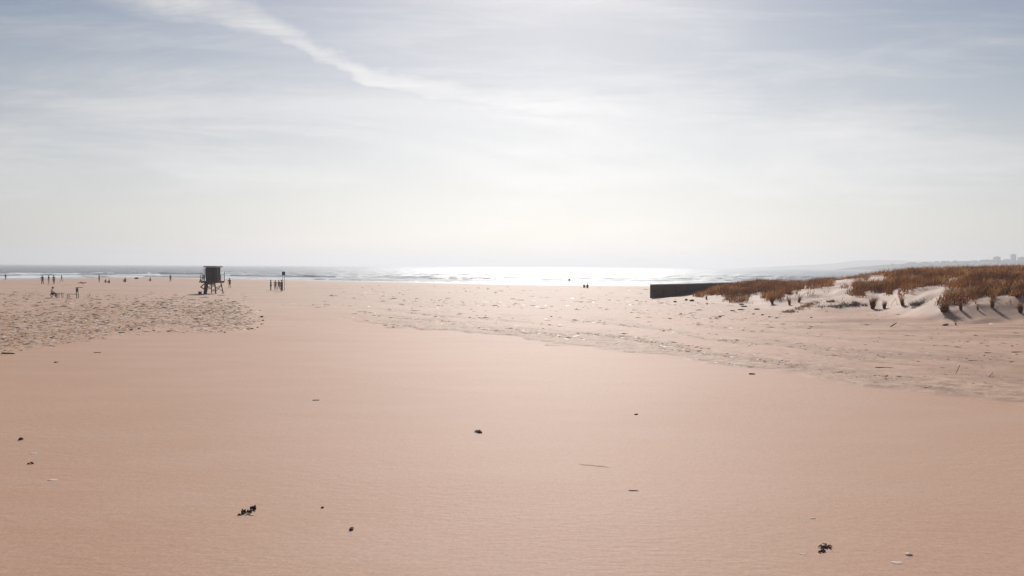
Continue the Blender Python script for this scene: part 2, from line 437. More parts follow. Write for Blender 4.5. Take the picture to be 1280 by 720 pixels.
def person(loc, rz, label, P, shirt, legs, scale=1., shorts=False, bare=False, hair_mat=None, group='people on the beach', hat=None):
    J = POSES[P]
    root = thing('person', loc, rz, label, 'person', group)
    root.scale = (scale,) * 3
    V, E, rad = [], [], []
    def add(p, r, prev=None):
        V.append(Vector(p)); rad.append(r)
        if prev is not None: E.append((prev, len(V) - 1))
        return len(V) - 1
    pel = add(J['pel'], .12); spi = add(J['spi'], .115, pel); che = add(J['che'], .125, spi)
    nek = add(J['nek'], .055, che); h0 = add(J['hd0'], .075, nek)
    mid = (Vector(J['hd0']) + Vector(J['hd1'])) / 2 + Vector((0, .01, 0))
    hm = add(mid, .098, h0); h1 = add(J['hd1'], .07, hm)
    add(mid + Vector((0, .115, -.01)), .014, hm)                       # nose
    for left in (True, False):
        g = chain(J, left); s = 1 if left else -1
        hp = add(g('hip'), .088, pel); kn = add(g('kne'), .056, hp)
        ca = add(g('kne').lerp(g('ank'), .35), .054, kn); an = add(g('ank'), .037, ca); add(g('toe'), .030, an)
        sh = add(g('sho'), .058, che); el = add(g('elb'), .038, sh); wr = add(g('wri'), .026, el)
        d = (g('wri') - g('elb')).normalized(); side = Vector((0, 1, 0)) if abs(d.y) < .8 else Vector((1, 0, 0))
        pm = add(g('wri') + d * .07, .028, wr)
        for k, L in enumerate((.072, .085, .08, .06)):                  # four fingers, slightly curled
            b = g('wri') + d * .09 + side * (.027 - .018 * k)
            f1 = add(b, .009, pm); f2 = add(b + d * L * .55 + Vector((-s * .006, 0, 0)), .008, f1)
            add(b + d * L + Vector((-s * .022, 0, 0)), .007, f2)
        t1 = add(g('wri') + d * .05 + side * .04, .010, wr); add(g('wri') + d * .09 + side * .055, .009, t1)
    skinned('body', V, E, rad, 0, SKIN, root)
    # hair cap
    hb = MB(); c = mid + Vector((0, -.018, .028))
    n1, n2 = 7, 12
    for i in range(n1):
        a = math.pi * .62 * i / (n1 - 1)
        for k in range(n2):
            b = 2 * math.pi * k / n2
            hb.v.append((c.x + .105 * math.sin(a) * math.cos(b), c.y + .118 * math.sin(a) * math.sin(b), c.z + .112 * math.cos(a)))
    for i in range(n1 - 1):
        for k in range(n2):
            hb.f.append([i * n2 + k, i * n2 + (k + 1) % n2, (i + 1) * n2 + (k + 1) % n2, (i + 1) * n2 + k][::-1])
    hb.build('hair', hair_mat or HAIR, root, smooth=True)
    if not bare:
        V2, E2, r2 = [], [], []
        def a2(p, r, prev=None):
            V2.append(Vector(p)); r2.append(r)
            if prev is not None: E2.append((prev, len(V2) - 1))
            return len(V2) - 1
        p0 = a2(Vector(J['pel']), .137); p1 = a2(J['spi'], .132, p0); p2 = a2(J['che'], .142, p1)
        a2(Vector(J['che']).lerp(Vector(J['nek']), .7), .075, p2)
        for left in (True, False):
            g = chain(J, left); s_ = a2(g('sho'), .070, p2); a2(g('sho').lerp(g('elb'), .75), .054, s_)
        skinned('shirt', V2, E2, r2, 0, shirt, root)
    V3, E3, r3 = [], [], []
    def a3(p, r, prev=None):
        V3.append(Vector(p)); r3.append(r)
        if prev is not None: E3.append((prev, len(V3) - 1))
        return len(V3) - 1
    q = a3(Vector(J['pel']) + (Vector(J['spi']) - Vector(J['pel'])) * .15, .134)
    for left in (True, False):
        g = chain(J, left); h = a3(g('hip'), .104, q)
        k1 = a3(g('hip').lerp(g('kne'), .8 if shorts else 1.0), .074, h)
        if not shorts: k2 = a3(g('kne').lerp(g('ank'), .4), .068, k1); a3(g('kne').lerp(g('ank'), .92), .055, k2)
    skinned('shorts' if shorts else 'trousers', V3, E3, r3, 0, legs, root)
    return root

K = CLOTH
people = [  # px, py(feet), facing, pose, shirt, legs, scale, shorts, bare, label
    (7, 350.3, 80, 'walk', 'black', 'grey', .95, 0, 0, 'person in black top walking along the waterline, farthest left of all'),
    (53, 355.6, 190, 'akimbo', 'black', 'black', 1.04, 0, 0, 'person all in black standing with a hand on the hip, leftmost of the standing four'),
    (61, 354.6, 150, 'stand', 'black', 'white', .98, 1, 0, 'person in black top and white shorts, second from left in the standing four'),
    (67.3, 355.2, 30, 'stand', 'khaki', 'brown', 1.0, 0, 0, 'person in khaki top and brown trousers, third from left in the standing four'),
    (77, 352.8, -60, 'walk', 'navy', 'white', .95, 1, 0, 'person in navy top and white shorts walking right of the standing four'),
    (124, 352.6, 100, 'stand', 'black', 'black', 1.0, 0, 0, 'person in dark clothes standing beside two small seated figures'),
    (132, 353.2, 200, 'sit', 'brown', 'brown', .8, 0, 0, 'small person in brown sitting on sand nearest the standing dark figure'),
    (136.5, 353.8, 160, 'sit', 'red', 'brown', .85, 1, 0, 'small person in dull red sitting on sand, right of the pair beside the dark figure'),
    (156.5, 352.6, 185, 'sit', 'black', 'navy', 1.15, 0, 0, 'person in black sitting alone on the sand near the breakers'),
    (188, 351.3, 180, 'sit', 'pink', 'red', .95, 1, 1, 'bare-backed person in red shorts sitting close to the water'),
    (103, 354.4, 95, 'lie', 'pink', 'red', 1.0, 1, 1, 'person in red swim shorts lying on the sand behind the folding chair'),
    (213, 352.3, 10, 'walk', 'brown', 'black', .95, 0, 0, 'person in brown top walking alone between the bathers and the lookout tower'),
    (287, 360.2, 170, 'akimbo', 'navy', 'black', 1.0, 1, 0, 'person in navy top and black shorts standing just right of the lookout tower'),
    (338.6, 363.4, 120, 'stand', 'black', 'black', .98, 0, 0, 'person in black at the left end of the group by the notice board'),
    (344.2, 362.4, 200, 'stand', 'grey', 'denim', .90, 0, 0, 'person in grey top and blue trousers, middle left of the group by the notice board'),
    (348.6, 362.8, 170, 'walk', 'brown', 'khaki', .92, 0, 0, 'person in brown top and khaki trousers, middle right of the notice board group'),
    (352.0, 364.6, 150, 'stand', 'brown', 'black', 1.02, 0, 0, 'person in brown top and black trousers, right end of the notice board group'),
    (730, 359.6, 190, 'sit', 'grey', 'grey', .9, 0, 0, 'person in grey sitting at the glittering waterline, left of a pair'),
    (734.2, 360.0, 175, 'sit', 'black', 'navy', .98, 0, 0, 'person in black sitting at the glittering waterline, right of a pair'),
    (65, 372.8, -80, 'chair', 'white', 'black', 1.0, 0, 0, 'person in white shirt and black trousers sitting on a low stool'),
]
for px, py, rz, po, sh, lg, sc, srt, bare, lab in people:
    x, y, z = hit(px, py)
    person((x, y, z - .01), R(rz), lab, po, K[sh], K[lg], sc, bool(srt), bool(bare))
# bather standing in the shallows
d = CR @ np.array([(711.5 - 640) / F, (360 - 353.0) / F, -1.0]); t = (SEA_Z - CAM_H) / d[2]
person((d[0] * t, d[1] * t, SEA_Z - .55), R(20), 'person in black wading waist deep in the glittering shallows', 'akimbo', K['black'], K['black'], 1.05)

# stool under the seated person, folding table, folding chair
x, y, z = hit(65, 372.8)
st = thing('stool', (x, y, z), R(-80), 'low folding stool under the seated person in white', 'stool')
MB().box((-.2, -.16, .40), (.2, .18, .44)).build('seat', M['tower_timber'], st, .01)
for sx in (-1, 1):
    MB().bar((sx * .17, -.18, 0), (sx * .17, .18, .40), .035).build('leg', M['metal'], st)
    MB().bar((sx * .13, .18, 0), (sx * .13, -.18, .40), .035).build('leg', M['metal'], st)
x, y, z = hit(75.5, 372.4)
tb = thing('folding_table', (x, y, z), R(8), 'small dark folding table between the seated person and the empty chair', 'table')
MB().box((-.34, -.25, .56), (.34, .25, .60)).build('table_top', M['tower_timber'], tb, .01)
for sx in (-1, 1):
    for sy in (-1, 1):
        MB().bar((sx * .24, sy * .19, 0), (sx * .20, sy * .19, .56), .04).build('leg', M['tower_timber'], tb)
x, y, z = hit(91, 373)
ch = thing('folding_chair', (x, y, z), R(8), 'empty tall-backed folding chair with thin brown frame, right of the small table', 'chair')
MB().box((-.50, -.28, .48), (.40, .28, .52)).build('seat', M['wood_edge'], ch, .01)
for sy in (-1, 1):
    MB().bar((-.52, sy * .26, 0), (-.50, sy * .26, .50), .05).build('leg', M['tower_timber'], ch)
    MB().bar((.52, sy * .26, 0), (.46, sy * .26, 1.25), .06).build('back_post', M['tower_timber'], ch)
MB().box((.43, -.24, .75), (.465, .24, 1.18)).build('backrest', M['wood_edge'], ch, .01)
MB().box((.40, -.30, 1.25), (1.02, .30, 1.30)).build('canopy', M['tower_timber'], ch, .01)

# ------------------------------------------------------------------ lookout tower
x, y, z = hit(266.5, 367)
TW = thing('lifeguard_tower', (x, y, z), R(-6), 'dark timber lifeguard tower on splayed legs with a flat pale roof', 'lifeguard tower')
TW.scale = (.70, .8, 1)
D = 1.72
w = MB(); w.box((-1.02, -.95, D + .08), (1.02, .95, D + 1.98)); w.build('cabin', M['tower_dark'], TW, .02)
r_ = MB(); r_.box((-1.34, -1.30, D + 1.99), (1.34, 1.30, D + 2.13)).box((-1.25, -1.2, D + 2.132), (1.25, 1.2, D + 2.18)); r_.build('roof', M['tower_roof'], TW, .015)
dk = MB()
for i in range(14):
    dk.box((-1.95 + i * .262, -1.45, D), (-1.95 + i * .262 + .245, 1.45, D + .06))
dk.build('deck', M['tower_timber'], TW)
bm_ = MB()
for yy in (-1.2, 1.2): bm_.box((-1.9, yy - .06, D - .20), (1.65, yy + .06, D - .003))
for xx in (-1.0, 1.0): bm_.box((xx - .06, -1.138, D - .20), (xx + .06, 1.138, D - .003))
bm_.build('beam', M['tower_timber'], TW)
for sx, ex in ((-1.0, -1.18), (1.0, 1.42)):
    for sy in (-1, 1):
        MB().bar((ex, sy * 1.45, -.3), (sx, sy * 1.15, D - .2), .17).build('leg', M['tower_timber'], TW, .01)
for sy in (-1, 1):
    MB().bar((-1.16, sy * 1.42, .25), (1.08, sy * 1.24, 1.25), .07).build('brace', M['tower_timber'], TW)
    MB().bar((1.36, sy * 1.38, .25), (-1.04, sy * 1.20, 1.25), .07).build('brace', M['tower_timber'], TW)
for p_, q_ in (((-1.0, -1.2, D - .25), (-1.95, -1.2, .95)), ((-1.95, -1.2, .95), (-1.05, -1.3, .62))): MB().bar(p_, q_, .13).build('brace', M['tower_timber'], TW)
for sx in (-1.15, 1.35): MB().bar((sx, -1.36, .4), (sx * .93, 1.2, 1.25), .07).build('brace', M['tower_timber'], TW)
wf = MB().box((-.72, -.985, D + .72), (.50, -.953, D + 1.62)).build('window_shutter', M['tower_dark'], TW)
MB().box((-.62, -1.0, D + .82), (.40, -.988, D + 1.52)).build('pane', M['glass'], wf)
dr = MB().box((1.023, -.40, D + .08), (1.05, .40, D + 1.82)).build('door', M['tower_dark'], TW)
MB().box((1.053, -.32, D + .92), (1.09, -.26, D + .98)).build('handle', M['metal'], dr)
MB().box((-1.58, -.9, D + .55), (-1.045, -.86, D + 1.84)).build('open_shutter', M['tower_pale'], TW, .01)['label'] = 'pale shutter swung open on the left side'
def rail(pts, posts, name='railing'):
    m = MB()
    for p in posts: m.bar((p[0], p[1], D + .062), (p[0], p[1], D + p[2]), .08)
    for a, b in pts:
        for hh in (.5, .92): m.bar((a[0], a[1], D + hh), (b[0], b[1], D + hh), .06)
    return m.build(name, M['tower_timber'], TW)
rail([((-1.9, -1.4), (-1.0, -1.4)), ((-1.9, -1.4), (-1.9, 1.4))], [(-1.9, -1.4, .95), (-1.0, -1.4, .95), (-1.9, 0, .95), (-1.9, 1.4, .95)])
rail([((1.62, -1.4), (1.62, 1.4)), ((.8, -1.4), (1.62, -1.4))], [(1.62, -1.4, 1.75), (.8, -1.4, .95), (1.62, 0, .95), (1.62, 1.4, 1.4)])
MB().box((-1.56, -1.39, D + .09), (-1.04, -1.36, D + .88)).build('rail_panel', M['tower_pale'], TW)
rp = MB().bar((-.42, -1.48, D - .02), (.62, -3.9, .03), .5, .07); rp.build('ramp', M['tower_timber'], TW)
MB().box((-.95, -1.44, D - .42), (1.15, -1.30, D - .21)).build('tool_rack', M['tower_dark'], TW)
MB().tube([(-2.35, -1.0, D - .1), (-1.94, -1.0, D + .25)], [.09, .16]).build('rescue_float', M['tower_dark'], TW)
MB().tube([(1.70, -1.35, D - .10), (1.70, -1.35, D + 1.85)], [.03, .03]).build('flag_pole', M['metal'], TW)

# crate on the sand beside the tower
x, y, z = hit(250, 367.6)
cb = thing('cool_box', (x, y, z), R(20), 'small dark cool box on the sand left of the tower legs', 'cool box')
MB().box((-.22, -.15, 0), (.22, .15, .27)).build('box_body', M['tower_dark'], cb, .02)
MB().box((-.235, -.165, .272), (.235, .165, .33)).build('lid', M['grey_wall'], cb, .01)
MB().bar((-.2, 0, .40), (.2, 0, .40), .03).bar((-.2, 0, .331), (-.2, 0, .40), .03).bar((.2, 0, .331), (.2, 0, .40), .03).build('handle', M['metal'], cb)

# notice board behind the group
x, y, z = hit(351.8, 363.4)
nb = thing('notice_board', (x, y + 1.2, z), R(4), 'small dark notice board high on two thin posts behind the group', 'sign')
for sx in (-1, 1): MB().tube([(sx * .14, 0, -.2), (sx * .14, 0, 3.05)], [.035, .03]).build('post', M['metal'], nb)
MB().box((-.25, -.05, 2.42), (.25, -.031, 2.98)).build('board', M['tower_dark'], nb, .008)

# ------------------------------------------------------------------ wall
x0, y0, _ = hit(814.5, 372.6); z0 = gz(x0, y0)
x1, y1 = .275 * 119, 119.0
L = math.hypot(x1 - x0, y1 - y0)
WL = thing('timber_wall', (x0, y0, z0), math.atan2(y1 - y0, x1 - x0), 'long dark timber retaining wall whose far end is buried in the grassy dune', 'wall')
m = MB(); hh = 1.66
for i in range(6):
    m.box((.14, .002 + .012 * (i % 2), -.3 + i * .325), (L, .16, -.3 + i * .325 + .317))
m.build('planking', M['wood_dark'], WL, .008)
MB().box((-.02, -.05, -.4), (.135, .24, hh - .02)).build('end_post', M['wood_edge'], WL, .015)
for q in (2.9, 5.8, 8.7, 11.6):
    MB().box((q, -.035, -.4), (q + .14, .0, hh - .02)).build('post', M['wood_dark'], WL, .008)
MB().box((-.06, -.07, hh), (L, .26, hh + .09)).build('cap_rail', M['wood_edge'], WL, .012)

# ------------------------------------------------------------------ lumps
def lump_np(n, w, h, d, seed, squash=.35, rug=.35):
    """a small rough stone / scrap: jittered icosphere-like grid"""
    rg = np.random.default_rng(seed); rows, cols = 7, 11
    a = np.linspace(0, math.pi, rows)[:, None]; b = np.linspace(0, 2 * math.pi, cols, endpoint=False)[None]
    rr = 1 + rug * (rg.random((rows, cols)) - .5) * 2 * np.sin(a)
    V = np.stack([np.sin(a) * np.cos(b) * rr * w / 2, np.sin(a) * np.sin(b) * rr * d / 2, np.cos(a) * rr * h * .5 + h * squash * np.ones_like(b)], -1).reshape(-1, 3)
    i, k = np.meshgrid(np.arange(rows - 1), np.arange(cols), indexing='ij')
    Fq = np.stack([i * cols + k, (i + 1) * cols + k, (i + 1) * cols + (k + 1) % cols, i * cols + (k + 1) % cols], -1).reshape(-1, 4)
    return V, Fq

def lump(name, px, py, wpx, hpx, mat, label, cat, group=None, seed=None, rz=None, rug=.35, depth=.8):
    x, y, z = hit(px, py); s = y / F
    seed = seed or int(px * 7 + py)
    w = wpx * s; h = hpx * s
    if mat is M['stone']: w *= .82; h *= .8
    V, Fq = lump_np(name, w, h, w * depth, seed, .12 if name == 'shell' else .3, rug)
    o = link(name, mesh_np(name, V, Fq, [mat]), None, (x, y, z))
    o.rotation_euler = (0, 0, R(seed * 37 % 60 - 30) if rz is None else R(rz))
    return tag(o, label, cat, group)

def frond(name, px, py, wpx, mat, label, cat, group=None, seed=1, nb=7, thick=.012, rise=.06):
    """ragged scrap of dry weed: several bent flat strips and knots in one mesh"""
    rg = random.Random(seed); x, y, z = hit(px, py); w = wpx * y / F; m = MB()
    for _ in range(nb):
        a = rg.uniform(0, 2 * math.pi); p = Vector((rg.uniform(-.3, .3) * w, rg.uniform(-.3, .3) * w, .01)); pts = [p]
        for k in range(4):
            a += rg.uniform(-.8, .8)
            p = p + Vector((math.cos(a), math.sin(a), 0)) * w * .11; p.z = .006 + rise * math.sin((k + 1) / 4 * math.pi) * rg.random(); pts.append(p.copy())
        m.tube(pts, [thick * f for f in (.7, 1.2, 1.4, 1.0, .4)], 6)
    o = m.build(name, mat, None, smooth=True); o.location = (x, y, z); return tag(o, label, cat, group)

def twig(name, px, py, wpx, ang, label, cat='twig', group=None, seed=1, thick=.011, up=0., mat=None):
    rg = random.Random(seed); x, y, z = hit(px, py); w = wpx * y / F; m = MB()
    c, s = math.cos(R(ang)), math.sin(R(ang)); pts = []
    for k in range(6):
        f = k / 5 - .5
        pts.append((f * w * c + rg.uniform(-.02, .02) * w, f * w * s + rg.uniform(-.05, .05) * w, .008 + up * (k / 5)))
    m.tube(pts, [thick * f for f in (.6, 1, 1, .9, .8, .4)], 6)
    q = Vector(pts[3]); m.tube([q, q + Vector((.16 * w * c - .1 * w * s, .16 * w * s + .1 * w * c, up * .3 + .01))], [thick * .6, thick * .25], 5)
    o = m.build(name, mat or M['drift'], None, smooth=True); o.location = (x, y, z); return tag(o, label, cat, group)

G1 = 'dark scraps on the smooth foreground sand'
frond('seaweed_scrap', 316, 639, 9, M['seaweed'], 'black seaweed scrap, upper right of the four clustered low in the foreground', 'seaweed', G1, 3, 8, .010)
frond('seaweed_scrap', 304.5, 642, 8, M['seaweed'], 'black seaweed scrap, left of the four clustered low in the foreground', 'seaweed', G1, 5, 7, .009)
frond('seaweed_scrap', 312, 643.5, 6, M['seaweed'], 'short black seaweed scrap in the middle of the foreground cluster', 'seaweed', G1, 8, 6, .008)
frond('seaweed_scrap', 299.5, 646, 4, M['seaweed'], 'thin faint seaweed scrap at the lower left of the foreground cluster', 'seaweed', G1, 9, 3, .008, .02)
lump('shell', 315, 644.5, 6, 1.6, M['pale'], 'pale shell beside the black seaweed cluster low in the foreground', 'shell')
lump('pebble', 403, 636, 4.5, 3, M['stone'], 'tiny dark pebble right of the black seaweed cluster', 'stone', G1)
lump('pebble', 439, 663, 6, 4, M['stone'], 'dark pebble with pale shell behind it, lowest in the foreground', 'stone', G1)
lump('shell', 440, 660.2, 5, 3, M['pale'], 'pale shell touching the lowest dark pebble', 'shell')
frond('seaweed_scrap', 600, 541, 10, M['seaweed'], 'single flat dark seaweed scrap alone in the middle of the smooth sand', 'seaweed', G1, 12, 9, .016, .04)
lump('pebble', 795, 519, 6, 2.2, M['stone'], 'small flat dark pebble alone on smooth sand right of the middle', 'stone', G1)
twig('twig', 742, 583.5, 40, -22, 'long thin pale twig lying almost flush in the smooth sand', seed=2, thick=.0045, mat=M['dull'])
twig('twig', 792, 614.5, 13, -8, 'short dark twig half buried in the rippled sand', seed=4, thick=.007)
frond('seaweed_scrap', 1031, 684, 15, M['seaweed'], 'dark ragged seaweed clump on rippled sand at lower right', 'seaweed', G1, 21, 16, .006, .035)
frond('seaweed_scrap', 1028, 690, 9, M['seaweed'], 'flat dark seaweed scrap just below the ragged clump at lower right', 'seaweed', G1, 23, 6, .010, .02)
lump('shell', 1016, 648, 7.2, 1.21, M['dull'], 'pale shell above the ragged seaweed clump at lower right', 'shell', rug=.2)
lump('shell', 1136, 694, 10, 3.5, M['pale'], 'pale pinkish shell near the bottom right corner', 'shell', rug=.2)
lump('shell', 1121, 704, 14.4, 0.88, M['dull'], 'broad flat pale smear of sand at the bottom right', 'shell', rug=.25)  # low lump added to stand for a lighter smear of sand
lump('shell', 1004, 693, 7.2, 0.66, M['dull'], 'small flat pale smear of sand left of the ragged seaweed clump', 'shell', rug=.25)  # thin lump added in place of a light sand smear
frond('seaweed_scrap', 25, 550, 8, M['seaweed'], 'thin dark seaweed scrap near the left edge of the foreground', 'seaweed', G1, 31, 6, .014, .04)
frond('seaweed_scrap', 39, 581, 7, M['seaweed'], 'tiny dark seaweed scrap below the one at the left edge', 'seaweed', G1, 33, 4, .011, .03)
lump('shell', 41, 567, 9.0, 0.60, M['dull'], 'flat pale scuff of sand between two dark scraps at the left edge', 'shell', rug=.25)  # flat lump added to stand for a faint scuff in the sand
lump('shell', 66, 601.5, 11.0, 0.60, M['dull'], 'long flat pale scuff of sand, lowest of the pale pieces at left', 'shell', rug=.25)  # another added lump, standing for a pale scuff
twig('twig', 395, 501, 9, 5, 'tiny brown twig on smooth sand left of the middle', seed=6, thick=.014)
twig('twig', 122, 441, 9, 10, 'tiny pale twig just below the left debris field', seed=7, thick=.02)
twig('driftwood', 10, 442.5, 16, 8, 'dark driftwood stick at the left edge below the debris field', 'driftwood', seed=8, thick=.05, mat=M['seaweed'])
frond('seaweed_scrap', 70, 453.5, 7, M['seaweed'], 'small dark scrap on smooth sand below the left debris field', 'seaweed', G1, 36, 5, .012, .03)

# stones at the tip of the left debris field
G2 = 'dark stones along the tip of the debris field'
for px, py, w_, h_, lab in [
    (310.5, 412, 4, 1.7, 'dark stone at the left of the row edging the debris tip'), (315, 411.4, 6.5, 2.2, 'largest dark stone in the row edging the debris tip'),
    (322, 409.6, 4, 1.5, 'flat dark stone where the debris tip curves upward'), (329, 401, 3.5, 2.2, 'small stone at the rightmost point of the debris tip'),
    (327.5, 396.5, 4.5, 2.6, 'dark stone highest on the debris tip'), (281, 416, 3, 1.6, 'lone dark stone below the debris field near its tip'),
    (211, 414.5, 6, 2, 'flat dark stone off the lower edge of the debris field'), (149, 410.5, 2.6, 2.4, 'small black stone at the middle lower edge of the debris field'),
    (152, 416, 9, 1.8, 'long dark stone below the small black one'), (164, 413, 4.5, 2.4, 'dark stone right of the long one at the debris edge'),
    (174, 411.5, 5, 2.2, 'dark stone, rightmost of three at the lower debris edge')]:
    lump('stone', px, py, w_, h_, M['stone'], lab, 'stone', G2)
# pieces on the sand in front of the wall and dune
G3 = 'dark pieces strewn below the wall and dune'
for px, py, w_, h_, k, lab in [
    (844, 378, 4.5, 3, 'stone', 'dark stone on the sand just below the timber wall'), (858, 375.5, 5, 3.2, 'stone', 'brown stone nearest the wall where the grass starts'),
    (865, 376.5, 7, 3.6, 'stone', 'large brown stone below the first dune grass'), (895, 398, 5, 1.8, 'stone', 'flat dark stone, left of a touching pair below the dune'),
    (900, 396.3, 5.5, 2.4, 'stone', 'dark stone, right of a touching pair below the dune'), (946, 387, 8, 2.4, 'stone', 'dark leaning stone below the pale stones'),
    (942, 392.8, 4.5, 1.6, 'stone', 'small dark stone, leftmost of a row of four below the dune'), (953, 394, 4.5, 2, 'stone', 'dark stone, second of a row of four below the dune'),
    (961.5, 396.5, 5, 2, 'stone', 'black stone, third of a row of four below the dune'), (970.5, 397.8, 5, 1.8, 'stone', 'dark stone, last of a row of four below the dune'),
    (930, 383.5, 10, 2.4, 'stone', 'grey flat stone beside the whitest stone below the dune'), (1014, 397.2, 4, 1.6, 'stone', 'small grey stone alone on the smooth dune foot'),
    (927, 381.2, 5.5, 2.6, 'pale', 'whitest stone below the dune grass'), (926, 387.5, 9, 2.2, 'pale', 'broad pale stone below the whitest one'),
    (915.5, 388.5, 5, 1.6, 'pale', 'small pale stone left of the broad pale one'), (1078, 382, 4, 2.2, 'pale', 'white stone under the dark bush on the dune slope'),
    (888, 398, 3.5, 1.4, 'stone', 'tiny dark stone left of the touching pair'), (929, 413, 4, 1.2, 'stone', 'thin dark stone in the middle sand below the dune')]:
    lump('stone', px, py, w_, h_, M['pale'] if k == 'pale' else M['stone'], lab, 'stone', G3)
twig('driftwood', 1117, 409, 9, -60, 'bent dark driftwood stick on bare sand below the dune tufts', 'driftwood', seed=11, thick=.04, up=.3, mat=M['drift'])
twig('driftwood', 1182, 407, 9, 10, 'low driftwood stick lying below the big straw tuft', 'driftwood', seed=12, thick=.07, up=.1)
twig('driftwood', 1197.5, 467, 5, -70, 'thin stick standing up from the debris at right', 'driftwood', seed=13, thick=.012, up=.34)
twig('driftwood', 1239, 471, 5, -60, 'short stick standing up near the right edge', 'driftwood', seed=14, thick=.011, up=.16)
twig('driftwood', 1272, 440.5, 18, 4, 'dark driftwood branch lying at the right edge', 'driftwood', seed=15, thick=.022)
twig('driftwood', 1236, 441.5, 11, 3, 'short dark driftwood piece left of the branch at the right edge', 'driftwood', seed=16, thick=.018)
twig('driftwood', 1217, 451, 16, -3, 'long thin driftwood piece below the others at right', 'driftwood', seed=17, thick=.012)
twig('driftwood', 940, 468, 8, 2, 'dark driftwood piece where debris meets the smooth sand', 'driftwood', seed=18, thick=.045)
twig('driftwood', 1105, 460, 22, -4, 'long dark driftwood line in the debris at right', 'driftwood', seed=19, thick=.018)
lump('seaweed_heap', 171, 348.7, 4.5, 2.2, M['seaweed'], 'low dark heap of seaweed at the water edge between two bathers', 'seaweed', rug=.5)

# ------------------------------------------------------------------ litter (uncountable)
def litter():
    N = 150000
    u = np.concatenate([RNG.uniform(-.82, .95, N), RNG.uniform(-.85, -.28, N)])
    inv = np.concatenate([RNG.uniform(1 / 168, 1 / 27, N), RNG.uniform(1 / 118, 1 / 33, N)]); Y = 1 / inv; X = u * Y
    m = litter_mask(X, Y); left = u < -.295
    ye = np.interp(u, EDGE_U, EDGE[:, 1])
    lines = sstep(.46, .64, fbm(u * 7, Y / ye * 15, 4, 72))
    clump = np.where(left, sstep(.34, .56, fbm(X / 2.2, Y / 3.5, 3, 71)), lines)
    tip = left * sstep(-.37, -.33, u) * (1 - sstep(1.05, 1.16, Y / np.interp(u, LEFT_U, LEFT[:, 1])))
    keep = RNG.random(2 * N) < m * (np.where(left, .35, .10) + np.where(left, .65, 1.3) * clump + 1.2 * tip) * np.where(left, .66, .75)
    keep &= dune_h(X, Y) < .25
    X, Y = X[keep], Y[keep]; n = len(X); Z = ground(X, Y)
    s = (.04 + .15 * RNG.random(n) ** 3.0) * np.clip(Y / 62, .35, 1.5)
    asp = RNG.uniform(.5, 2.6, n); hgt = RNG.uniform(.14, .42, n); rot = RNG.uniform(0, math.pi, n)
    base = np.array([(1, 0, 0), (.45, .8, 0), (-.5, .85, 0), (-1, 0, 0), (-.45, -.85, 0), (.5, -.8, 0), (.25, .1, 1), (-.35, -.1, .85)], dtype=float)
    fc = np.array([(0, 1, 6), (1, 2, 6), (2, 7, 6), (2, 3, 7), (3, 4, 7), (4, 5, 7), (5, 6, 7), (5, 0, 6)])
    b = base[None] * (1 + .35 * RNG.uniform(-1, 1, (n, 8, 3)))
    bx = b[..., 0] * (s * asp)[:, None]; by = b[..., 1] * s[:, None]; bz = (b[..., 2] * (s * hgt)[:, None]) - .01
    V = np.stack([X[:, None] + bx * np.cos(rot)[:, None] - by * np.sin(rot)[:, None], Y[:, None] + bx * np.sin(rot)[:, None] + by * np.cos(rot)[:, None], Z[:, None] + bz], -1)
    Fc = (fc[None] + (np.arange(n) * 8)[:, None, None]).reshape(-1, 3)
    kind = RNG.choice(4, n, p=[.46, .24, .15, .15])
    me = mesh_np('beach_litter', V.reshape(-1, 3), Fc, [M['clod'], M['clod_dark'], M['pale'], M['weed']], np.repeat(kind, 8), smooth=False)
    o = link('beach_litter', me)
    tag(o, 'fine churned clods, shell bits and weed scraps strewn over the older sand', 'beach litter', None, 'stuff')
    return n
print('litter', litter())

# ------------------------------------------------------------------ ground sheet
px1 = np.concatenate([np.linspace(700, 400, 40), np.linspace(398, 130, 240), np.linspace(129.5, 30, 330), np.linspace(29.85, 12.5, 140)])
YS = np.concatenate([np.linspace(-30, 5.2, 16), CAM_H * F / px1])
US = np.concatenate([np.linspace(-1.5, -.8, 40)[:-1], np.linspace(-.8, .8, 1000), np.linspace(.8, 1.5, 40)[1:]])
YY, UU = np.meshgrid(YS, US, indexing='ij')
XX = UU * (YY + np.where(YY < 60, 14 * (1 - YY / 60), 0) + np.where(YY < 0, -2 * YY, 0))
ZZ = ground(XX, YY)
nr, ncn = XX.shape
i, k = np.meshgrid(np.arange(nr - 1), np.arange(ncn - 1), indexing='ij')
FQ = np.stack([i * ncn + k, i * ncn + k + 1, (i + 1) * ncn + k + 1, (i + 1) * ncn + k], -1).reshape(-1, 4)
uu = XX / np.maximum(YY, 1)
wet = sstep(-16, -2, YY - shore(uu) + 8 * (fbm(XX / 18, YY / 9, 3, 77) - .5))
dun = sstep(.15, .8, dune_h(XX, YY))
gm = mesh_np('beach', np.stack([XX, YY, ZZ], -1).reshape(-1, 3), FQ, [M['sand']], None, {'litter': litter_mask(XX, YY).ravel(), 'wet': wet.ravel(), 'dune': dun.ravel(), 'track': track_mask(XX, YY).ravel()})
tag(link('beach', gm), kind='structure')

# ------------------------------------------------------------------ sea
D_ = np.concatenate([np.linspace(-14, 10, 40), np.linspace(10.7, 190, 230), np.geomspace(192, 700, 90), np.geomspace(720, 26000, 60)])
US2 = np.concatenate([np.linspace(-1.9, -.75, 60)[:-1], np.linspace(-.75, .75, 900), np.linspace(.75, 1.9, 60)[1:]])
DD, U2 = np.meshgrid(D_, US2, indexing='ij')
Y2 = shore(U2) * (1 - sstep(200, 2000, DD)) + 200 * sstep(200, 2000, DD) + DD
X2 = U2 * Y2
z = np.full_like(X2, SEA_Z)
foam = np.zeros_like(X2)
